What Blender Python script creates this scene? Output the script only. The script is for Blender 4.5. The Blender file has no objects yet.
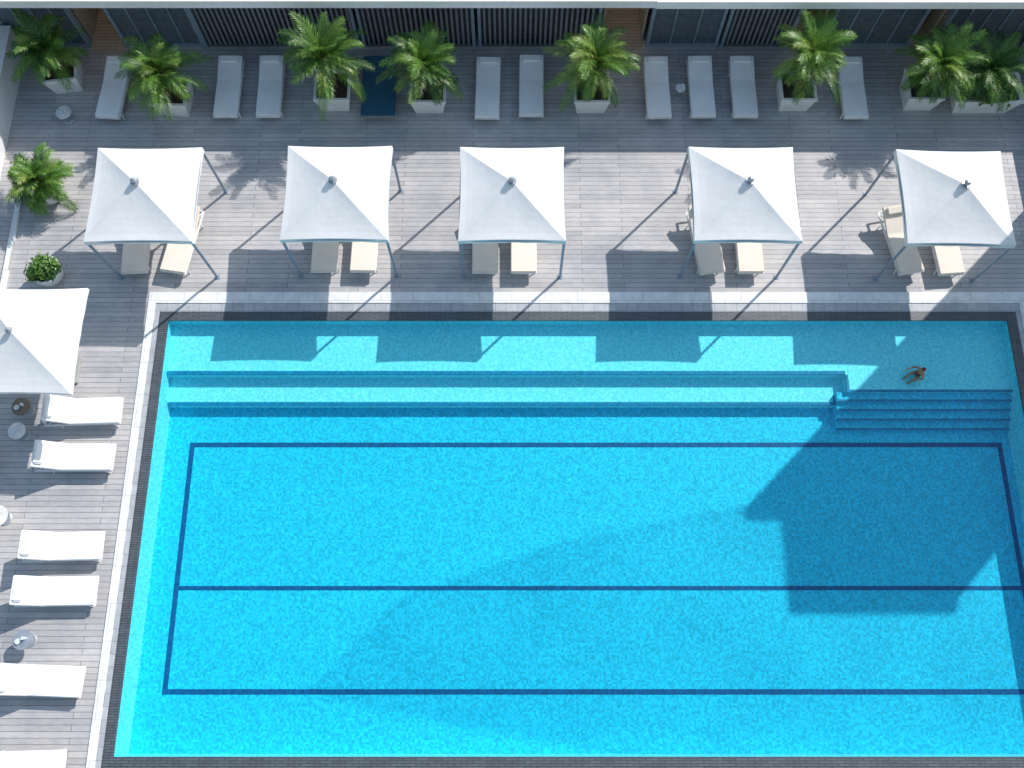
import bpy, bmesh, math, random
from mathutils import Vector, Matrix, Euler
random.seed(7)
scene = bpy.context.scene
R = math.radians

# ------------------------------------------------------------------ materials
def new_mat(name):
    m = bpy.data.materials.new(name); m.use_nodes = True
    nt = m.node_tree
    b = nt.nodes.get("Principled BSDF")
    return m, nt, b
def N(nt, t, **kw):
    n = nt.nodes.new(t)
    for k, v in kw.items(): setattr(n, k, v)
    return n
def pos(nt):
    return N(nt, "ShaderNodeNewGeometry").outputs["Position"]
def mapping(nt, src, scale=(1,1,1), rot=(0,0,0)):
    m = N(nt, "ShaderNodeMapping"); m.inputs["Scale"].default_value = scale
    m.inputs["Rotation"].default_value = rot
    nt.links.new(src, m.inputs["Vector"]); return m.outputs["Vector"]
def noise(nt, vec, scale=5, detail=4, rough=.6, dim='3D'):
    n = N(nt, "ShaderNodeTexNoise", noise_dimensions=dim); n.inputs["Scale"].default_value = scale
    n.inputs["Detail"].default_value = detail; n.inputs["Roughness"].default_value = rough
    nt.links.new(vec, n.inputs["Vector"]); return n.outputs["Fac"]
def ramp(nt, fac, stops):
    r = N(nt, "ShaderNodeValToRGB"); cr = r.color_ramp
    while len(cr.elements) < len(stops): cr.elements.new(.5)
    for e, (p, c) in zip(cr.elements, stops):
        e.position = p; e.color = (*c, 1) if len(c) == 3 else c
    nt.links.new(fac, r.inputs["Fac"]); return r.outputs["Color"]
def mixc(nt, a, b, fac, mode='MIX'):
    m = N(nt, "ShaderNodeMix", data_type='RGBA', blend_type=mode)
    for sock, v in ((m.inputs[0], fac), (m.inputs[6], a), (m.inputs[7], b)):
        if isinstance(v, (int, float)): sock.default_value = v
        elif isinstance(v, tuple): sock.default_value = (*v, 1)
        else: nt.links.new(v, sock)
    return m.outputs[2]
def bump(nt, h, strength, dist, b):
    n = N(nt, "ShaderNodeBump"); n.inputs["Strength"].default_value = strength
    n.inputs["Distance"].default_value = dist
    nt.links.new(h, n.inputs["Height"]); nt.links.new(n.outputs["Normal"], b.inputs["Normal"])
def simple(name, col, rough=.6, metal=0, var=.15, nscale=6, bmp=0):
    m, nt, b = new_mat(name)
    f = noise(nt, pos(nt), nscale, 3)
    lo = tuple(c*(1-var) for c in col); hi = tuple(min(1, c*(1+var)) for c in col)
    nt.links.new(ramp(nt, f, [(.3, lo), (.7, hi)]), b.inputs["Base Color"])
    b.inputs["Roughness"].default_value = rough; b.inputs["Metallic"].default_value = metal
    return m

def deck_mat():
    m, nt, b = new_mat("weathered_deck_boards")
    p = pos(nt)
    br = N(nt, "ShaderNodeTexBrick", offset=.37, offset_frequency=2)
    nt.links.new(p, br.inputs["Vector"])
    br.inputs["Color1"].default_value = (.50,.49,.495,1)
    br.inputs["Color2"].default_value = (.395,.39,.40,1)
    br.inputs["Mortar"].default_value = (.12,.12,.135,1)
    br.inputs["Scale"].default_value = 1
    br.inputs["Brick Width"].default_value = 3.1
    br.inputs["Row Height"].default_value = .145
    br.inputs["Mortar Size"].default_value = .0065
    br.inputs["Mortar Smooth"].default_value = .2
    br.inputs["Bias"].default_value = -.1
    g = noise(nt, mapping(nt, p, (1.2, 28, 1)), 2.5, 4, .7, '2D')
    c = mixc(nt, br.outputs["Color"], ramp(nt, g, [(.25,(.76,.755,.76)),(.75,(1.15,1.14,1.13))]), 1, 'MULTIPLY')
    w = noise(nt, p, .6, 5, .65, '2D')
    c = mixc(nt, c, ramp(nt, w, [(.3,(.80,.815,.85)),(.65,(1.10,1.08,1.06))]), 1, 'MULTIPLY')
    nt.links.new(c, b.inputs["Base Color"])
    b.inputs["Roughness"].default_value = .6
    return m
def brickish(name, c1, c2, mort, w, h, ms=.006, rough=.5, off=.5):
    m, nt, b = new_mat(name); p = pos(nt)
    br = N(nt, "ShaderNodeTexBrick", offset=off)
    nt.links.new(p, br.inputs["Vector"])
    for k, v in (("Color1", c1), ("Color2", c2), ("Mortar", mort)): br.inputs[k].default_value = (*v, 1)
    br.inputs["Scale"].default_value = 1; br.inputs["Brick Width"].default_value = w
    br.inputs["Row Height"].default_value = h; br.inputs["Mortar Size"].default_value = ms
    n = noise(nt, p, 4, 3)
    c = mixc(nt, br.outputs["Color"], ramp(nt, n, [(.3,(.86,.86,.86)),(.7,(1.06,1.06,1.06))]), 1, 'MULTIPLY')
    nt.links.new(c, b.inputs["Base Color"]); b.inputs["Roughness"].default_value = rough
    return m
def mosaic(name, col, var=.22):
    m, nt, b = new_mat(name); p = pos(nt)
    sn = N(nt, "ShaderNodeVectorMath", operation='SNAP'); sn.inputs[1].default_value = (.05,.05,.05)
    nt.links.new(p, sn.inputs[0])
    wn = N(nt, "ShaderNodeTexWhiteNoise"); nt.links.new(sn.outputs[0], wn.inputs["Vector"])
    lo = tuple(c*(1-var) for c in col); hi = tuple(min(.97, c*(1+var)) for c in col)  # random tile tones, with water sparkle painted into the colour as well
    c = ramp(nt, wn.outputs["Value"], [(0, lo), (1, hi)])
    nt.links.new(c, b.inputs["Base Color"]); b.inputs["Roughness"].default_value = .5
    b.inputs["Specular IOR Level"].default_value = .2
    return m
def water_mat():
    m, nt, b = new_mat("pool_water"); nt.nodes.remove(b)
    out = nt.nodes["Material Output"]; p = pos(nt)
    wv = N(nt, "ShaderNodeTexNoise", noise_dimensions='2D'); wv.inputs["Scale"].default_value = 2.2; wv.inputs["Detail"].default_value = 1
    nt.links.new(p, wv.inputs["Vector"])
    sc = N(nt, "ShaderNodeVectorMath", operation='SCALE'); sc.inputs["Scale"].default_value = .35
    nt.links.new(wv.outputs["Color"], sc.inputs[0])
    ad = N(nt, "ShaderNodeVectorMath", operation='ADD'); nt.links.new(p, ad.inputs[0]); nt.links.new(sc.outputs[0], ad.inputs[1])
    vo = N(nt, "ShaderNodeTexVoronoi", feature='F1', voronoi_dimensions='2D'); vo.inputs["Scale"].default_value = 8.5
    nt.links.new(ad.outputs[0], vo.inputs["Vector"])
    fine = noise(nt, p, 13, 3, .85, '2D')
    caustic_tint = ramp(nt, vo.outputs["Distance"], [(.1,(.80,.95,.97)),(.5,(.86,.97,.98)),(.72,(1,1,1))])  # caustic network painted into the water's transparency colour
    caustic_tint = mixc(nt, caustic_tint, ramp(nt, fine, [(.36,(.66,.85,.90)),(.5,(.88,.95,.97)),(.60,(1.0,1.0,1.0))]), 1, 'MULTIPLY')  # finer ripple sparkle, painted in the same way
    tr = N(nt, "ShaderNodeBsdfTransparent"); nt.links.new(caustic_tint, tr.inputs["Color"])
    gl = N(nt, "ShaderNodeBsdfGlossy"); gl.inputs["Roughness"].default_value = .1
    bp = N(nt, "ShaderNodeBump"); bp.inputs["Strength"].default_value = .35; bp.inputs["Distance"].default_value = .012
    nt.links.new(fine, bp.inputs["Height"]); nt.links.new(bp.outputs["Normal"], gl.inputs["Normal"])
    mx = N(nt, "ShaderNodeMixShader")
    # Schlick reflectance from the facing angle (same from above and below the surface)
    lwn = N(nt, "ShaderNodeLayerWeight"); lwn.inputs["Blend"].default_value = .5
    pw = N(nt, "ShaderNodeMath", operation='POWER'); nt.links.new(lwn.outputs["Facing"], pw.inputs[0]); pw.inputs[1].default_value = 5
    ma = N(nt, "ShaderNodeMath", operation='MULTIPLY_ADD'); nt.links.new(pw.outputs[0], ma.inputs[0]); ma.inputs[1].default_value = .98; ma.inputs[2].default_value = .02
    nt.links.new(ma.outputs[0], mx.inputs[0])
    nt.links.new(tr.outputs[0], mx.inputs[1]); nt.links.new(gl.outputs[0], mx.inputs[2])
    nt.links.new(mx.outputs[0], out.inputs["Surface"])
    return m
def fabric(name, col, transl=.12):
    m, nt, b = new_mat(name); p = pos(nt)
    out = nt.nodes["Material Output"]
    f = noise(nt, p, 2.2, 2)
    c = ramp(nt, f, [(.3, tuple(x*.95 for x in col)), (.7, tuple(min(.92, x*1.03) for x in col))])
    nt.links.new(c, b.inputs["Base Color"]); b.inputs["Roughness"].default_value = .85
    bump(nt, noise(nt, p, 5, 2), .2, .03, b)
    if transl:
        t = N(nt, "ShaderNodeBsdfTranslucent"); t.inputs["Color"].default_value = (*col, 1)
        mx = N(nt, "ShaderNodeMixShader"); mx.inputs[0].default_value = transl
        nt.links.new(b.outputs[0], mx.inputs[1]); nt.links.new(t.outputs[0], mx.inputs[2])
        nt.links.new(mx.outputs[0], out.inputs["Surface"])
    return m
def net_mat():
    m, nt, b = new_mat("shadow_netting"); out = nt.nodes["Material Output"]  # half-clear mesh of the added sail, dims the sun on the pool
    b.inputs["Base Color"].default_value = (.55,.56,.58,1); b.inputs["Roughness"].default_value = .9
    t = N(nt, "ShaderNodeBsdfTransparent")
    f = noise(nt, pos(nt), .45, 3, .6)
    c = ramp(nt, f, [(.3,(.90,.90,.90)),(.7,(.68,.68,.68))])
    mx = N(nt, "ShaderNodeMixShader"); nt.links.new(c, mx.inputs[0])
    nt.links.new(b.outputs[0], mx.inputs[1]); nt.links.new(t.outputs[0], mx.inputs[2])
    nt.links.new(mx.outputs[0], out.inputs["Surface"])
    return m
def leaf(name, c1, c2):
    m, nt, b = new_mat(name); out = nt.nodes["Material Output"]
    f = noise(nt, pos(nt), 7, 2)
    c = ramp(nt, f, [(.3, c1), (.7, c2)])
    nt.links.new(c, b.inputs["Base Color"]); b.inputs["Roughness"].default_value = .45
    t = N(nt, "ShaderNodeBsdfTranslucent"); nt.links.new(c, t.inputs["Color"])
    mx = N(nt, "ShaderNodeMixShader"); mx.inputs[0].default_value = .3
    nt.links.new(b.outputs[0], mx.inputs[1]); nt.links.new(t.outputs[0], mx.inputs[2])
    nt.links.new(mx.outputs[0], out.inputs["Surface"])
    return m

M = {}
M['deck'] = deck_mat()
M['coping'] = brickish("pale_stone_coping", (.80,.80,.80), (.73,.73,.74), (.42,.42,.43), .9, .9, .006)
M['tile'] = brickish("grey_stone_tile", (.44,.46,.49), (.37,.39,.425), (.22,.23,.24), .3, .3, .006)
M['gutter'] = brickish("dark_gutter_grating", (.10,.12,.14), (.075,.09,.11), (.03,.032,.036), .3, .06, .008, .5, .5)
M['floor'] = mosaic("blue_mosaic_tile", (.014,.545,.75))
M['shelf'] = mosaic("light_mosaic_tile", (.19,.79,.88), .1)
M['wall'] = mosaic("wall_mosaic_tile", (.15,.72,.83), .14)
M['line'] = mosaic("navy_mosaic_tile", (.004,.10,.25))
M['nose'] = mosaic("nosing_mosaic_tile", (.006,.22,.38))
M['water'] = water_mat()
M['net'] = net_mat()
M['white'] = fabric("white_canvas", (.82,.82,.825), .12)
M['cushion'] = fabric("white_cushion", (.81,.81,.82), 0)
M['cream'] = fabric("cream_cushion", (.78,.69,.61), 0)
M['teal'] = fabric("navy_cushion", (.02,.10,.17), 0)
M['towel'] = fabric("pale_blue_towel", (.62,.66,.72), 0)
M['alu'] = simple("brushed_aluminium", (.42,.45,.5), .4, .5)
M['post'] = simple("grey_painted_steel", (.24,.30,.38), .45, .1)
M['wframe'] = simple("white_powder_coat", (.76,.77,.78), .4)
M['dark'] = simple("grey_timber_slats", (.19,.20,.235), .5, .1)
M['dark2'] = simple("charcoal_panel", (.08,.09,.11), .6)
M['render'] = simple("white_render", (.74,.74,.75), .8, 0, .06, 1.5, .2)
M['roof'] = simple("pale_roof_membrane", (.6,.6,.63), .8, 0, .12, 2, .2)
M['fascia'] = simple("white_metal_fascia", (.8,.79,.8), .4, 0, .05)
M['copper'] = simple("copper_edge_strip", (.35,.16,.14), .45, .2)
M['planter'] = simple("white_fibre_planter", (.72,.72,.73), .6, 0, .08, 3)
M['soil'] = simple("soil", (.045,.03,.02), .95, 0, .4, 12, .6)
M['trunk'] = simple("palm_trunk", (.12,.08,.05), .9, 0, .3, 14, .6)
M['leafA'] = leaf("leaf_bright", (.08,.20,.03), (.16,.31,.05))
M['leafB'] = leaf("leaf_dark", (.03,.10,.025), (.08,.17,.04))
M['leafC'] = leaf("leaf_yellow", (.16,.27,.045), (.27,.35,.07))
M['wood'] = brickish("warm_wood_boards", (.46,.40,.33), (.38,.33,.27), (.10,.08,.06), 2.0, .12, .006, .5)
M['glass'] = simple("dark_window_glass", (.10,.125,.155), .08, 0, .2)
M['ground'] = simple("asphalt", (.06,.06,.062), .9, 0, .2, .3, .3)
M['concrete'] = simple("concrete", (.33,.33,.33), .85, 0, .12, 1, .3)
M['brickwall'] = simple("tan_render", (.45,.44,.43), .85, 0, .1, 1, .2)
M['skin'] = simple("skin", (.42,.21,.13), .5, 0, .06)
M['hair'] = simple("auburn_hair", (.12,.03,.012), .5, 0, .3, 40)
M['swim'] = simple("red_swimwear", (.4,.04,.03), .6)
M['eye'] = simple("eye", (.03,.02,.02), .2)
M['ceramic'] = simple("ceramic", (.7,.68,.66), .3)
M['rattan'] = simple("rattan", (.20,.15,.11), .7, 0, .3, 30, .5)
em, nt, b = new_mat("warm_lamp"); b.inputs["Base Color"].default_value = (1,.7,.4,1)
b.inputs["Emission Color"].default_value = (1,.76,.5,1); b.inputs["Emission Strength"].default_value = 8; M['lamp'] = em

# ------------------------------------------------------------------ mesh helpers
def empty(name, loc=(0,0,0), rot=0):
    e = bpy.data.objects.new(name, None); scene.collection.objects.link(e)
    e.location = loc; e.rotation_euler = (0,0,rot); e.empty_display_size = .2
    return e
def finish(bm, name, mats, parent=None, smooth=False):
    me = bpy.data.meshes.new(name); bm.to_mesh(me); bm.free()
    for m in (mats if isinstance(mats, (list, tuple)) else [mats]): me.materials.append(m)
    if smooth:
        for p in me.polygons: p.use_smooth = True
    o = bpy.data.objects.new(name, me); scene.collection.objects.link(o)
    if parent: o.parent = parent
    return o
def box(bm, x0,x1,y0,y1,z0,z1, mtx=None, mi=0):
    vs = [bm.verts.new((x,y,z)) for z in (z0,z1) for x,y in ((x0,y0),(x1,y0),(x1,y1),(x0,y1))]
    for f in ((3,2,1,0),(4,5,6,7),(0,1,5,4),(1,2,6,5),(2,3,7,6),(3,0,4,7)):
        fc = bm.faces.new([vs[i] for i in f]); fc.material_index = mi
    if mtx: bmesh.ops.transform(bm, matrix=mtx, verts=vs)
    return vs
def boxes(name, mat, lst, parent=None, bev=0, seg=2, smooth=False):
    bm = bmesh.new()
    for b_ in lst: box(bm, *b_)
    if bev: bmesh.ops.bevel(bm, geom=bm.edges[:], offset=bev, segments=seg, affect='EDGES', profile=.5)
    return finish(bm, name, mat, parent, smooth)
def tube(bm, p0, p1, r0, r1=None, seg=10):
    r1 = r0 if r1 is None else r1
    p0 = Vector(p0); p1 = Vector(p1); d = p1-p0
    q = d.to_track_quat('Z','Y').to_matrix().to_4x4()
    mt = Matrix.Translation((p0+p1)/2) @ q
    bmesh.ops.create_cone(bm, cap_ends=True, segments=seg, radius1=r0, radius2=r1, depth=d.length, matrix=mt)
def tubes(name, mat, lst, parent=None, seg=10, smooth=False):
    bm = bmesh.new()
    for t in lst: tube(bm, *t, seg=seg)
    return finish(bm, name, mat, parent, smooth)

# ------------------------------------------------------------------ ground + terrace
boxes("ground", M['ground'], [(-900,900,-900,900,-4.2,-4.0)])
PX0,PX1,PY0,PY1 = -9.38,13.52,-1.72,9.33
terr = empty("pool_terrace")
G=.25; T=.25; C=.32
gx0,gx1,gy0,gy1 = PX0-G,PX1+G,PY0-G,PY1+G
tx0,tx1,ty0,ty1 = gx0-T*.55,gx1+T*.55,gy0-T*.55,gy1+T
cx0,cx1,cy0,cy1 = tx0-.2,tx1+.2,ty0-.2,ty1+C
DX0,DX1,DY0,DY1 = -17.5,26,-14,18.3
boxes("decking", M['deck'], [(DX0,DX1,cy1,DY1+9,-.3,0),(DX0,DX1,DY0,cy0,-.3,0),(DX0,cx0,cy0,cy1,-.3,0),(cx1,DX1,cy0,cy1,-.3,0)], terr)
def frame(name, mat, i, o, z0, z1, bev=0):
    (a0,a1,b0,b1),(c0,c1,d0,d1) = i,o
    return boxes(name, mat, [(c0,c1,b1,d1,z0,z1),(c0,c1,d0,b0,z0,z1),(c0,a0,b0,b1,z0,z1),(a1,c1,b0,b1,z0,z1)], terr, bev, 1)
frame("stone_coping", M['coping'], (tx0,tx1,ty0,ty1), (cx0,cx1,cy0,cy1), -.3, .035)
frame("tile_band", M['tile'], (gx0,gx1,gy0,gy1), (tx0,tx1,ty0,ty1), -.3, .012)
frame("overflow_gutter", M['gutter'], (PX0+.005,PX1-.005,PY0+.005,PY1-.005), (gx0,gx1,gy0,gy1), -.06, .004)
boxes("terrace_base", M['concrete'], [(DX0+.2,cx0-.02,DY0+.2,DY1+8,-4.0,-.31),(cx1+.02,DX1-.2,DY0+.2,DY1+8,-4.0,-.31),
      (cx0-.02,cx1+.02,DY0+.2,cy0-.02,-4.0,-.31),(cx0-.02,cx1+.02,cy1+.02,DY1+8,-4,-.31)], terr)

# ------------------------------------------------------------------ pool
pool = empty("swimming_pool")
F=-.95
boxes("pool_floor", M['floor'], [(PX0-.2,PX1+.2,PY0-.2,PY1+.2,-1.2,F)], pool)
boxes("pool_walls", M['wall'], [(PX0-.22,PX0,PY0,PY1,-1.2,-.07),(PX1,PX1+.22,PY0,PY1,-1.2,-.07),(PX0-.22,PX1+.22,PY1,PY1+.22,-1.2,-.07),(PX0-.22,PX1+.22,PY0-.22,PY0,-1.2,-.07)], pool)
S1=-.36; S2=-.66
boxes("shallow_shelf", M['shelf'], [(PX0-.01,9.05,7.89,PY1+.01,-1.1,S1),(9.05,PX1+.01,7.40,PY1+.012,-1.1,S1-.0005)], pool)
boxes("lower_shelf", M['shelf'], [(PX0-.01,8.8,7.12,7.91,-1.1,S2),(8.8,9.06,7.405,7.91,-1.1,S2-.0005)], pool)
st=[]; nos=[]; RS=.118
for k in range(1,5):
    y0=7.40-.235*k
    st.append((8.8+.001*k,PX1+.01,y0,7.41-.235*(k-1)+.01,-1.1,S1-RS*k))
    nos.append((8.81,PX1-.002,y0-.003,y0+.055,S1-RS*k-.03,S1-RS*k+.004))
boxes("pool_steps", M['floor'], st, pool)
nos += [(PX0+.002,9.05,7.887,7.99,S1-.05,S1+.004),(9.047,9.12,7.39,7.887,S1-.05,S1+.004),(9.12,PX1-.002,7.397,7.46,S1-.05,S1+.004),
        (PX0+.002,8.802,7.117,7.20,S2-.05,S2+.004),(8.75,8.803,7.20,7.40,S2-.05,S2+.0045)]
boxes("step_nosing", M['nose'], nos, pool)
lw=.13; L0=-8.74; L1=13.3
zl0,zl1=F+.001,F+.005
boxes("lane_marking", M['line'], [(L0,L1,6.07-lw/2,6.07+lw/2,zl0,zl1),(L0,L1,-.28-lw/2,-.28+lw/2,zl0,zl1),
      (L0,L0+lw,-.28+lw/2,6.07-lw/2,zl0,zl1),(L1-lw,L1,-.28+lw/2,6.07-lw/2,zl0,zl1),(L0+lw,L1-lw,2.26-.055,2.26+.055,zl0,zl1)], pool)
bm=bmesh.new()
vs=[bm.verts.new(v) for v in ((PX0-.003,PY0-.003,-.09),(PX1+.003,PY0-.003,-.09),(PX1+.003,PY1+.003,-.09),(PX0-.003,PY1+.003,-.09))]
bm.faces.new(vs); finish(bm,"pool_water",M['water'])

# ------------------------------------------------------------------ canopies
def canopy_bm(half, zc, apex, val=.17, n=16):
    bm=bmesh.new(); g={}
    for i in range(n+1):
        for j in range(n+1):
            a=-1+2*i/n; b_=-1+2*j/n
            m=max(abs(a),abs(b_)); t=min(abs(a),abs(b_))
            rel = (t/m) if m>0 else 0
            pull = 1-.03*m*m*(1-rel**2)
            z = zc+(apex-zc)*(1-m)**1.12 - .03*(1-rel**2)*math.sin(math.pi*m) 
            g[i,j]=bm.verts.new((a*half*pull,b_*half*pull,z))
    for i in range(n):
        for j in range(n):
            if (i<n/2)==(j<n/2):
                bm.faces.new((g[i,j],g[i+1,j],g[i+1,j+1])); bm.faces.new((g[i,j],g[i+1,j+1],g[i,j+1]))
            else:
                bm.faces.new((g[i,j],g[i+1,j],g[i,j+1])); bm.faces.new((g[i+1,j],g[i+1,j+1],g[i,j+1]))
    per=[(i,0) for i in range(n)]+[(n,j) for j in range(n)]+[(i,n) for i in range(n,0,-1)]+[(0,j) for j in range(n,0,-1)]
    low=[]
    for k in per:
        v=g[k].co; low.append(bm.verts.new((v.x*1.004,v.y*1.004,v.z-val+.012*math.sin(len(low)*1.7))))
    for a in range(len(per)):
        b_=(a+1)%len(per)
        bm.faces.new((g[per[a]],low[a],low[b_],g[per[b_]]))
    return bm
def cabana(x,y,rot=0,h=2.25,half=1.37,apex=2.85):
    e=empty("cabana",(x,y,0),rot)
    finish(canopy_bm(half,h,apex),"canopy",M['white'],e)
    k=half-.04; l=[]
    for sx in (-1,1):
        for sy in (-1,1):
            l.append(((sx*k,sy*k,0),(sx*k,sy*k,h-.03),.038))
            l.append(((sx*k,sy*k,h-.06),(0,0,apex-.16),.018))
    for s in (-1,1):
        l.append(((-k,s*k,h-.07),(k,s*k,h-.07),.025)); l.append(((s*k,-k,h-.07),(s*k,k,h-.07),.025))
    l.append(((0,0,apex-.2),(0,0,apex+.1),.035)); 
    tubes("frame",M['post'],l,e,12)
    boxes("foot_plates",M['post'],[(sx*k-.07,sx*k+.07,sy*k-.07,sy*k+.07,.001,.012) for sx in(-1,1) for sy in(-1,1)],e)
    bm=bmesh.new(); tube(bm,(0,0,apex+.08),(0,0,apex+.15),.085,.03,16); tube(bm,(0,0,apex-.02),(0,0,apex+.01),.12,.11,16)
    finish(bm,"finial",M['alu'],e)
for x,y,r in ((-9.5,11.93,R(.4)),(-4.52,11.98,0),(0,11.95,0),(6.0,11.95,R(-.3)),(11.42,11.85,R(-1.2))):
    cabana(x,y,r)
e=empty("parasol",(-11.95,7.9,0)); finish(canopy_bm(1.38,2.25,2.85,.1),"canopy",M['white'],e)
l=[((0,0,.05),(0,0,2.98),.035)]
for sx,sy in ((1,1),(1,-1),(-1,1),(-1,-1),(1,0),(-1,0),(0,1),(0,-1)):
    l.append(((sx*1.3,sy*1.3,2.18),(0,0,2.70),.014)); l.append(((sx*.7,sy*.7,2.40),(0,0,2.0),.012))
tubes("pole_and_ribs",M['post'],l,e)
boxes("base",M['concrete'],[(-.4,.4,-.4,.4,.002,.09)],e,.02)
bm=bmesh.new(); tube(bm,(0,0,2.9),(0,0,3.02),.09,.03,16); finish(bm,"finial",M['alu'],e)

# ------------------------------------------------------------------ sun loungers
_cache={}
def lounger(x,y,rot=0,back=0,cm='cushion',towel=False,fr='wframe',name="sun_lounger"):
    e=empty(name,(x,y,0),rot)
    key=(round(back,2),cm,fr,towel)
    if key not in _cache:
        w=.34; hy=1.22; Lb=.78
        parts=[]
        rt=Matrix.Translation((0,hy,.30))@Matrix.Rotation(back,4,'X')
        bm=bmesh.new()
        for s in (-1,1):
            box(bm,s*w-.02,s*w+.02,0,1.98,.24,.28)
            for yy in (.22,1.55):
                tube(bm,(s*w,yy,.25),(s*(w+.01),yy+(-.06 if yy<1 else .06),0),.018,.016)
            vs=box(bm,s*(w-.03)-.015,s*(w-.03)+.015,0,Lb,-.03,0); bmesh.ops.transform(bm,matrix=rt,verts=vs)
        for i in range(9): box(bm,-w,w,.04+i*.14,.10+i*.14,.262,.282)
        box(bm,-w,w,0,.03,.24,.283); box(bm,-w,w,1.95,1.98,.24,.28)
        tip=rt@Vector((0,Lb*.6,-.02))
        if back>.15:
            for s in (-1,1): tube(bm,(s*.3,tip.y,tip.z),(s*.3,min(1.96,tip.y+.25),.26),.012)
        parts.append(finish(bm,"frame",M[fr],None))
        bm=bmesh.new()
        th=.08
        end=rt@Vector((0,Lb,0)); 
        n_=Vector((0,-math.sin(back),math.cos(back)))
        outl=[(.01,.285),(hy,.295),(end.y,end.z),(end.y+n_.y*th,end.z+n_.z*th),(hy-math.tan(back/2)*th,.285+th),(.01,.285+th)]
        A=[bm.verts.new((-w-.01,a,b_)) for a,b_ in outl]; B=[bm.verts.new((w+.01,a,b_)) for a,b_ in outl]
        bm.faces.new(A[::-1]); bm.faces.new(B)
        for i in range(6): bm.faces.new((A[i],A[(i+1)%6],B[(i+1)%6],B[i]))
        bmesh.ops.recalc_face_normals(bm,faces=bm.faces[:])
        bmesh.ops.bevel(bm,geom=bm.edges[:],offset=.016,segments=2,affect='EDGES')
        parts.append(finish(bm,"mattress",M[cm],None))
        bm=bmesh.new(); vs=box(bm,-.27,.27,Lb-.25,Lb-.03,.075,.16); bmesh.ops.transform(bm,matrix=rt,verts=vs)
        bmesh.ops.bevel(bm,geom=bm.edges[:],offset=.03,segments=3,affect='EDGES')
        parts.append(finish(bm,"pillow",M[cm],None))
        if towel:
            bm=bmesh.new(); box(bm,-.2,.2,.16,.44,.367,.40); box(bm,-.19,.19,.17,.43,.402,.43)
            bmesh.ops.bevel(bm,geom=bm.edges[:],offset=.01,segments=2,affect='EDGES')
            parts.append(finish(bm,"folded_towel",M['towel'],None))
        _cache[key]=[p.data for p in parts]
        for p in parts: bpy.data.objects.remove(p)
    for d in _cache[key]:
        o=bpy.data.objects.new(d.name.split('.')[0],d); scene.collection.objects.link(o); o.parent=e
    return e
random.seed(3)
for x in (-11.77,-8.34,-7.1,-.73,.56,4.29,5.58,6.81,10.01):
    lounger(x,15.58+random.uniform(-.06,.04),R(random.uniform(-1.2,1.2)) if x>-11 else R(-4),R(9))
lounger(-3.9,15.6,0,R(3),'teal',fr='alu').scale=(1.42,1,1)
for x,y,r,t in ((-10.35,10.6,3,0),(-9.3,10.62,-9,0),(-5.16,10.63,0,0),(-4.09,10.63,-1,0),(-.74,10.6,0,0),(.32,10.6,0,0),
              (5.5,10.6,8,0),(6.55,10.6,0,0),(10.95,10.6,10,0),(12.05,10.55,4,0)):
    lounger(x,y,R(r),R(18),'cream')
for yc,xr,bk,tw_ in ((6.68,-10.17,38,0),(5.43,-10.2,33,0),(3.18,-10.17,38,0),(2.08,-10.17,36,0),(-.05,-10.2,38,0),(-1.9,-10.35,33,0)):
    lounger(xr,yc,R(90+random.uniform(-2.5,2.5)),R(bk),'cushion',bool(tw_))

# ------------------------------------------------------------------ side tables
def side_table(x,y,r=.24,h=.42,top='ceramic',item=True,name="side_table"):
    e=empty(name,(x,y,0))
    bm=bmesh.new(); tube(bm,(0,0,h-.03),(0,0,h),r,None,28); tube(bm,(0,0,h-.05),(0,0,h-.03),r*.85,r*.95,28)
    finish(bm,"table_top",M[top],e)
    bm=bmesh.new(); tube(bm,(0,0,.03),(0,0,h-.05),.025); tube(bm,(0,0,.001),(0,0,.03),r*.7,r*.6,24)
    finish(bm,"stem",M['alu'],e)
    if item:
        bm=bmesh.new(); tube(bm,(.06,.03,h),(.06,.03,h+.11),.032,.04,14); tube(bm,(-.08,-.04,h),(-.08,-.04,h+.05),.05,.07,16)
        finish(bm,"cup_and_bowl",M['towel'],e)
side_table(4.94,16.5,.14,.4); side_table(-13.05,15.7,.22,.35,'ceramic'); side_table(-12.75,6.75,.24,.42,'rattan')
side_table(-12.75,6.1,.22,.42,'ceramic'); side_table(-12.9,3.9,.28,.4,'ceramic',False); side_table(-11.75,.92,.24,.4,'alu')
lounger(-13.3,5.4,R(90),R(5),'towel')

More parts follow.
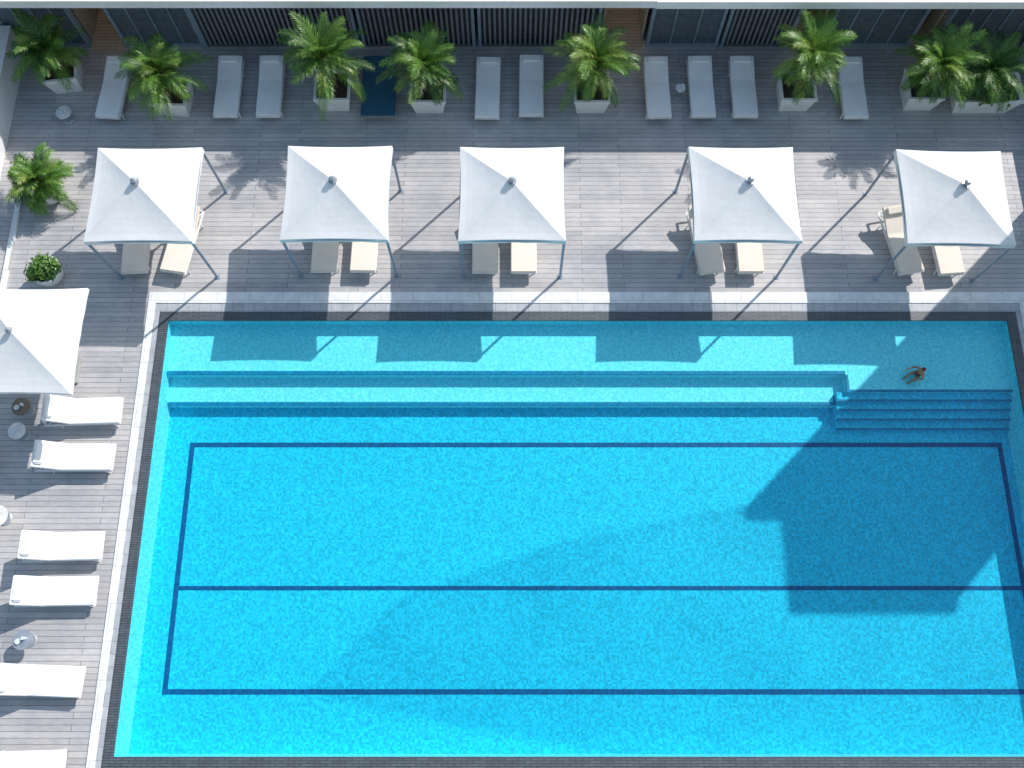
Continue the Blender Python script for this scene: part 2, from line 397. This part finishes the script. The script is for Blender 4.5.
# ------------------------------------------------------------------ planting
def frond(bm, base, az, el, L, rnd, droop=1.0, lw=.015, ll=.34):
    n=14; p=Vector(base); ang=el; step=L/n; mi=rnd.choice((0,0,0,1,2))
    pts=[]; 
    for i in range(n+1):
        d=Vector((math.cos(az)*math.cos(ang),math.sin(az)*math.cos(ang),math.sin(ang)))
        pts.append((p.copy(),d)); p=p+d*step; ang-=droop*(1.6/n)*(.5+i/n)
    side=Vector((-math.sin(az),math.cos(az),0))
    for i in range(n):
        a,d=pts[i]; b_,_=pts[i+1]; w=.012*(1-i/n)+.003
        f=bm.faces.new([bm.verts.new(a-side*w),bm.verts.new(a+side*w),bm.verts.new(b_+side*w*.8),bm.verts.new(b_-side*w*.8)]); f.material_index=2
    K=n*3
    for i in range(3,K+1):
        t=i/K; k=min(n-1,int(t*n)); fr=t*n-k
        a=pts[k][0].lerp(pts[k+1][0],fr); d=pts[k][1]; up=d.cross(side).normalized()*-1
        if up.z<0: up=-up
        prof=math.sin(math.pi*(.12+.80*t))**.7
        for s in (-1,1):
            l=ll*prof*rnd.uniform(.75,1.15)
            dr=(side*s*1.0+d*(.6+.7*t)+up*rnd.uniform(-.05,.35)).normalized()
            tip=a+dr*l+Vector((0,0,-.25*l)); mid=a+dr*l*.5
            wv=d.normalized()*lw
            vs=[bm.verts.new(a-wv*.5),bm.verts.new(mid-wv*.9),bm.verts.new(tip),bm.verts.new(mid+wv*.9),bm.verts.new(a+wv*.5)]
            f=bm.faces.new(vs); f.material_index=mi if rnd.random()<.8 else rnd.choice((0,1,2))
def plant_mesh(e, zb, zc, L, n, seed, spread=1.0):
    rnd=random.Random(seed); bm=bmesh.new()
    for i in range(n):
        az=i*2.399+rnd.uniform(-.4,.4); t=i/n
        el=R(82)-t*R(70)+rnd.uniform(-.2,.2)
        c=Vector((rnd.uniform(-.1,.1)*spread,rnd.uniform(-.1,.1)*spread,zc-.45-.25*t))
        frond(bm,c,az,el,L*rnd.uniform(.7,1.2)*(.85+.15*t),rnd,droop=rnd.uniform(.55,1.15))
    finish(bm,"fronds",[M['leafA'],M['leafB'],M['leafC']],e)
    l=[]; 
    for k in range(3):
        a=k*2.1; l.append(((.1*math.cos(a),.1*math.sin(a),zb-.05),(.04*math.cos(a),.04*math.sin(a),zc-.45),.07,.045))
    tubes("trunk",M['trunk'],l,e,9)
def square_pot(e, w=.5, h=.72, wx=None):
    wx=wx or w
    bm=bmesh.new()
    def lp(s,z): return [bm.verts.new((sx*wx*s,sy*(w*s),z)) for sx,sy in((-1,-1),(1,-1),(1,1),(-1,1))]
    loops=[lp(.8,.002),lp(1,h-.08),lp(1.04,h-.08),lp(1.04,h),lp(.9,h),lp(.88,h-.1)]
    bm.faces.new(loops[0][::-1])
    for a,b_ in zip(loops,loops[1:]):
        for i in range(4): bm.faces.new((a[i],a[(i+1)%4],b_[(i+1)%4],b_[i]))
    finish(bm,"pot",M['planter'],e)
    boxes("soil",M['soil'],[(-wx*.88,wx*.88,-w*.88,w*.88,h-.2,h-.08)],e)
def round_pot(e, r=.45, h=.6):
    bm=bmesh.new(); n=32
    prof=[(r*.62,.002),(r*.85,h*.3),(r*.98,h*.7),(r,h),(r*.88,h),(r*.86,h-.08)]
    loops=[[bm.verts.new((q*math.cos(2*math.pi*i/n),q*math.sin(2*math.pi*i/n),z)) for i in range(n)] for q,z in prof]
    bm.faces.new(loops[0][::-1])
    for a,b_ in zip(loops,loops[1:]):
        for i in range(n): bm.faces.new((a[i],a[(i+1)%n],b_[(i+1)%n],b_[i]))
    finish(bm,"pot",M['planter'],e,True)
    bm=bmesh.new(); tube(bm,(0,0,h-.2),(0,0,h-.07),r*.87,None,32); finish(bm,"soil",M['soil'],e)
for i,(x,y,zc,L,r) in enumerate(((-9.88,16.2,2.0,1.35,-3),(-5.2,16.37,2.4,1.45,0),(-2.43,16.3,2.15,1.3,0),(2.31,16.3,2.3,1.4,0),(8.27,16.37,2.5,1.4,0),(11.95,16.4,2.1,1.3,0))):
    e=empty("potted_palm",(x,y,0),R(r)); square_pot(e,.5); plant_mesh(e,.6,zc,L,40,10+i)
e=empty("potted_palm",(-13.2,17.0,0),R(8)); square_pot(e,.48); plant_mesh(e,.6,1.95,1.2,36,31)
e=empty("potted_palm",(-13.15,13.2,0)); round_pot(e,.52,.62); plant_mesh(e,.5,1.25,1.0,40,32)
def shrub(e, cx,cy,cz, r, n, seed, size=.09, flat=.8):
    rnd=random.Random(seed); bm=bmesh.new()
    cl=[]
    for _ in range(16):
        v=Vector((rnd.gauss(0,1),rnd.gauss(0,1),abs(rnd.gauss(0,.8)))).normalized()*r*rnd.uniform(.35,.85)
        cl.append((v,rnd.choice((0,0,1,1,1)),rnd.uniform(.25,.42)*r))
    for _ in range(n):
        c,mi,cr=rnd.choice(cl)
        o=Vector((rnd.gauss(0,.5),rnd.gauss(0,.5),rnd.gauss(0,.5)))*cr
        p=Vector((cx,cy,cz))+Vector((c.x+o.x,c.y+o.y,(c.z+o.z)*flat))
        nrm=(c+o).normalized()+Vector((rnd.uniform(-.7,.7),rnd.uniform(-.7,.7),rnd.uniform(0,.8)))
        q=nrm.to_track_quat('Z','Y').to_matrix()@Matrix.Rotation(rnd.uniform(0,6.28),3,'Z')
        s=size*rnd.uniform(.6,1.2)
        f=bm.faces.new([bm.verts.new(p+q@Vector(v)) for v in ((0,-s,0),(s*.4,0,s*.12),(0,s,0),(-s*.4,0,s*.12))])
        f.material_index=mi if rnd.random()<.75 else 0
    finish(bm,"foliage",[M['leafA'],M['leafB'],M['leafC']],e)
e=empty("potted_shrub",(-12.72,10.62,0)); round_pot(e,.42,.5); shrub(e,0,0,.55,.5,2200,5,.07)
e=empty("planter_box",(13.75,16.3,0)); square_pot(e,.5,.72,.95); shrub(e,0,0,.75,.8,2600,6,.09)
rnd=random.Random(44); bm=bmesh.new()
for i in range(26):
    frond(bm,(-.2,.15,1.2),i*2.399,R(78)-i/26*R(60),1.3,rnd)
finish(bm,"fronds",[M['leafB'],M['leafB'],M['leafA']],e)

# ------------------------------------------------------------------ clubhouse
h=empty("clubhouse")
FY=18.3; RY=17.32
boxes("roof",M['roof'],[(-20,22,RY+.08,27.8,2.78,2.97)],h)
boxes("roof_fascia",M['fascia'],[(-20,3.9,RY,RY+.12,2.76,3.02),(3.9,22,RY-.03,RY+.12,2.76,3.02)],h)
boxes("roof_flashing",M['copper'],[(-20,22,RY+.13,RY+.18,2.965,3.01)],h)
boxes("roof_upstand",M['render'],[(-20,22,20.0,20.25,2.97,4.6)],h)
slat=[];back=[];post=[];glass=[]
op=[(-12.75,-11.7),(2.7,3.95),(8.45,9.2),(12.05,12.6)]
secs=[(-15.5,-12.75,'g'),(-11.7,-9.3,'g'),(-9.3,-4.6,'s'),(-4.5,-1.1,'s'),(-1.0,2.6,'s'),(4.05,6.2,'g'),(6.3,8.35,'s'),(9.3,12.0,'g'),(12.7,15.5,'g')]
for a,b_,k in secs:
    post += [(a,a+.09,FY-.06,FY+.12,0,2.78),(b_-.09,b_,FY-.06,FY+.12,0,2.78)]
    back.append((a+.09,b_-.09,FY+.12,FY+.18,0,2.78))
    if k=='s':
        xx=a+.16
        while xx<b_-.16:
            slat.append((xx,xx+.07,FY-.03,FY+.06,.08,2.78)); xx+=.15
        back.append((a+.09,b_-.09,FY-.02,FY+.05,.0,.08))
    else:
        glass.append((a+.09,b_-.09,FY+.02,FY+.04,.1,2.78))
        post.append((a+.09,b_-.09,FY-.03,FY+.09,0,.1))
        nn=max(3,int((b_-a)/.55))
        for q in range(1,nn):
            m_=a+(b_-a)*q/nn; post.append((m_-.02,m_+.02,FY-.02,FY+.08,.1,2.78))
boxes("timber_slats",M['dark'],slat,h); boxes("inner_panel",M['dark2'],back,h); boxes("mullions",M['post'],post,h)
boxes("window_glass",M['glass'],glass,h)
wd=[];lm=[]
for a,b_ in op:
    wd += [(a,b_,FY-.25,FY+2.4,.004,.02),(a-.02,a+.04,FY+.2,FY+2.4,.02,2.7),(b_-.04,b_+.02,FY+.2,FY+2.4,.02,2.7),(a,b_,FY+2.4,FY+2.5,0,2.7)]
    lm += [(a+.2,b_-.2,FY+.6,FY+.75,2.6,2.66)]
boxes("timber_interior",M['wood'],wd,h); boxes("ceiling_lamp",M['lamp'],lm,h)
boxes("end_walls",M['render'],[(-20,-15.5,FY,FY+.3,0,2.78),(15.5,20,FY,FY+.3,0,2.78),(-20,20,26.9,27.2,0,2.78)],h)
pw=empty("parapet_wall"); boxes("wall",M['render'],[(-15.0,-14.72,13.6,18.2,0,.95)],pw); boxes("cap",M['fascia'],[(-15.05,-14.67,13.55,18.2,.95,1.0)],pw)
pw=empty("parapet_wall"); boxes("wall",M['render'],[(15.35,15.6,13.2,18.2,0,.8)],pw); boxes("cap",M['fascia'],[(15.3,15.65,13.15,18.2,.8,.85)],pw)
boxes("deck_kerb",M['coping'],[(-14.1,-13.95,9.2,14.2,.0,.09)],None,.008)
gb=empty("glass_balustrade"); boxes("panes",M['glass'],[(-15.6,-15.57,-13+i*2.2,-13+i*2.2+2.1,.1,1.1) for i in range(12)],gb)
boxes("handrail",M['alu'],[(-15.62,-15.55,-13,13.4,1.1,1.14)],gb); boxes("channel",M['dark'],[(-15.64,-15.53,-13,13.4,.0,.1)],gb)

tw=empty("shadow_tower")  # unseen tower, added to cast the large dark shadow on the pool
boxes("walls",M['brickwall'],[(18.4,22.4,12.9,15.2,0,11.3)],tw)
boxes("shadow_fin",M['concrete'],[(17.0,18.4,14.85,15.15,0,11.1)],tw)  # full-height fin, shaped for the left edge of that shadow
boxes("roof_cap",M['concrete'],[(18.3,22.5,12.8,15.3,11.3,11.5)],tw)
boxes("windows",M['glass'],[(19.2+1.2*i,19.9+1.2*i,12.86,12.898,1.2+k*2.9,2.8+k*2.9) for i in range(3) for k in range(3)],tw)
boxes("side_windows",M['glass'],[(18.36,18.398,13.4,14.3,1.2+k*2.9,2.8+k*2.9) for k in range(3)],tw)
boxes("window_sills",M['concrete'],[(19.15+1.2*i,19.95+1.2*i,12.8,12.897,1.12+k*2.9,1.2+k*2.9) for i in range(3) for k in range(3)],tw)
# high mesh sail added out of view to cast the faint pool shadow
ss=empty("shadow_sail")
cn=[(10.2,14.95,16),(12.35,17.2,16),(16,18.45,16),(21.3,19.6,16),(30,19.6,16),(30,13.5,16),(20,13.2,16)]
bm=bmesh.new(); bm.faces.new([bm.verts.new(c) for c in cn]); finish(bm,"caster_net",M['net'],ss)
tubes("masts",M['post'],[((30,19.6,-4),(30,19.6,16.1),.12),((30,13.5,-4),(30,13.5,16.1),.12),((22.2,15.0,11.5),(21.3,19.6,16.05),.03)],ss)
tubes("edge_cable",M['post'],[(cn[i],cn[(i+1)%7],.012) for i in range(7)],ss,6)

# ------------------------------------------------------------------ swimmer (child sitting in the shallows)
sw=empty("swimmer",(11.0,7.88,S1),R(205)); sw.scale=(.68,.68,.68)
def skin(name, pts, edges, rad, mat, root=0, sub=2):
    me=bpy.data.meshes.new(name); me.from_pydata(pts,edges,[]); o=bpy.data.objects.new(name,me)
    scene.collection.objects.link(o); o.parent=sw
    m=o.modifiers.new("s",'SKIN'); m.use_smooth_shade=True
    for i,r in enumerate(rad):
        r=(r,r) if not isinstance(r,tuple) else r
        me.skin_vertices[0].data[i].radius=r
        me.skin_vertices[0].data[i].use_root=(i==root)
    s=o.modifiers.new("d",'SUBSURF'); s.levels=sub; s.render_levels=sub
    me.materials.append(mat); return o
W1=Vector((.34,.20,.40)); W2=Vector((.34,-.30,.40))
P=[(0,0,.11),(.02,0,.26),(.05,0,.42),(.06,0,.52),(.07,0,.60),
   (.05,.17,.50),(.12,.27,.33),tuple(W1),
   (.05,-.17,.50),(.10,-.30,.34),tuple(W2),
   (.04,.10,.10),(.36,.16,.36),(.52,.14,.05),(.64,.15,.04),
   (.04,-.10,.10),(.38,-.12,.34),(.56,-.10,.05),(.68,-.10,.04)]
E=[(0,1),(1,2),(2,3),(3,4),(2,5),(5,6),(6,7),(2,8),(8,9),(9,10),(0,11),(11,12),(12,13),(13,14),(0,15),(15,16),(16,17),(17,18)]
RD=[(.15,.11),(.12,.09),(.15,.10),(.08,.07),.05,.058,.042,.028,.058,.042,.028,.09,.06,.042,.03,.09,.06,.042,.03]
skin("body",P,E,RD,M['skin'])
skin("swimsuit",[(0,0,.10),(.02,0,.24),(.045,0,.38)],[(0,1),(1,2)],[(.165,.125),(.13,.10),(.16,.112)],M['swim'])
for s,wr,dr in ((1,W1,Vector((1,-.1,-.2)).normalized()),(-1,W2,Vector((.9,-.15,-.2)).normalized())):
    sd=dr.cross(Vector((0,0,1))).normalized()
    pts=[tuple(wr),tuple(wr+dr*.045),tuple(wr+dr*.085)]; ed=[(0,1),(1,2)]
    skin("palm",pts,ed,[(.026,.02),(.038,.018),(.04,.014)],M['skin'])
    for k,(o_,ln) in enumerate(((-.03,.065),(-.01,.078),(.01,.074),(.03,.058))):
        b0=wr+dr*.08+sd*o_; 
        skin("finger_%d"%(k+1),[tuple(b0),tuple(b0+dr*ln*.5+sd*o_*.15),tuple(b0+dr*ln+Vector((0,0,-.015))+sd*o_*.2)],[(0,1),(1,2)],[.009,.008,.006],M['skin'],0,1)
    b0=wr+dr*.03-sd*.03*s
    skin("thumb",[tuple(b0),tuple(b0-sd*.035*s+dr*.03),tuple(b0-sd*.045*s+dr*.06)],[(0,1),(1,2)],[.011,.01,.007],M['skin'],0,1)
bm=bmesh.new(); bmesh.ops.create_uvsphere(bm,u_segments=24,v_segments=16,radius=1)
for v in bm.verts:
    c=v.co; k=.85 if c.z<0 else 1
    v.co=Vector((c.x*.098*(.9 if c.z<-.3 else 1),c.y*.076*k,c.z*.118))+Vector((.085,0,.71))
finish(bm,"head",M['skin'],sw,True)
bm=bmesh.new(); bmesh.ops.create_uvsphere(bm,u_segments=24,v_segments=16,radius=1)
for v in bm.verts:
    c=v.co; f=1 if not (c.x>.35 and c.z<.45) else .8
    z=c.z*.125 if c.x>-.1 else c.z*(.16 if c.z<0 else .125)
    v.co=Vector((c.x*.108*f-.008,c.y*.086*f,z))+Vector((.08,0,.722))
finish(bm,"hair",M['hair'],sw,True)
tubes("nose",M['skin'],[((.175,0,.73),(.198,0,.695),.008,.014)],sw); tubes("mouth",M['swim'],[((.175,-.022,.66),(.175,.022,.66),.007)],sw)
bm=bmesh.new()
for s in (-1,1): bmesh.ops.create_uvsphere(bm,u_segments=10,v_segments=8,radius=.011,matrix=Matrix.Translation((.17,s*.03,.722)))
finish(bm,"eyes",M['eye'],sw,True)
bm=bmesh.new()
for s in (-1,1): bmesh.ops.create_uvsphere(bm,u_segments=10,v_segments=8,radius=.024,matrix=Matrix.Translation((.08,s*.082,.71))@Matrix.Diagonal((.8,.4,1.2,1)))
finish(bm,"ears",M['skin'],sw,True)

# ------------------------------------------------------------------ light, sky, camera
d=Vector((-.9,-.9,-1))
sd=bpy.data.lights.new("sun",'SUN'); sd.energy=5; sd.angle=R(.5); sd.color=(1,.955,.895)
so=bpy.data.objects.new("sun",sd); scene.collection.objects.link(so); so.rotation_euler=d.to_track_quat('-Z','Y').to_euler(); so.location=(30,30,40)
w=bpy.data.worlds.new("World"); scene.world=w; w.use_nodes=True; nt=w.node_tree
sk=nt.nodes.new("ShaderNodeTexSky"); sk.sky_type='NISHITA'; sk.sun_disc=False; sk.sun_elevation=R(38.2); sk.sun_rotation=R(45)
sk.dust_density=1.6; sk.air_density=2.2; sk.ozone_density=4.5
nt.links.new(sk.outputs[0],nt.nodes["Background"].inputs[0]); nt.nodes["Background"].inputs[1].default_value=.15
cd=bpy.data.cameras.new("camera"); cd.sensor_width=36; cd.lens=31.92; cd.clip_end=3000
co=bpy.data.objects.new("camera",cd); scene.collection.objects.link(co); co.location=(0,0,23); co.rotation_euler=(R(18.06),0,0)
scene.camera=co
scene.view_settings.view_transform='Standard'; scene.view_settings.look='None'; scene.view_settings.exposure=0
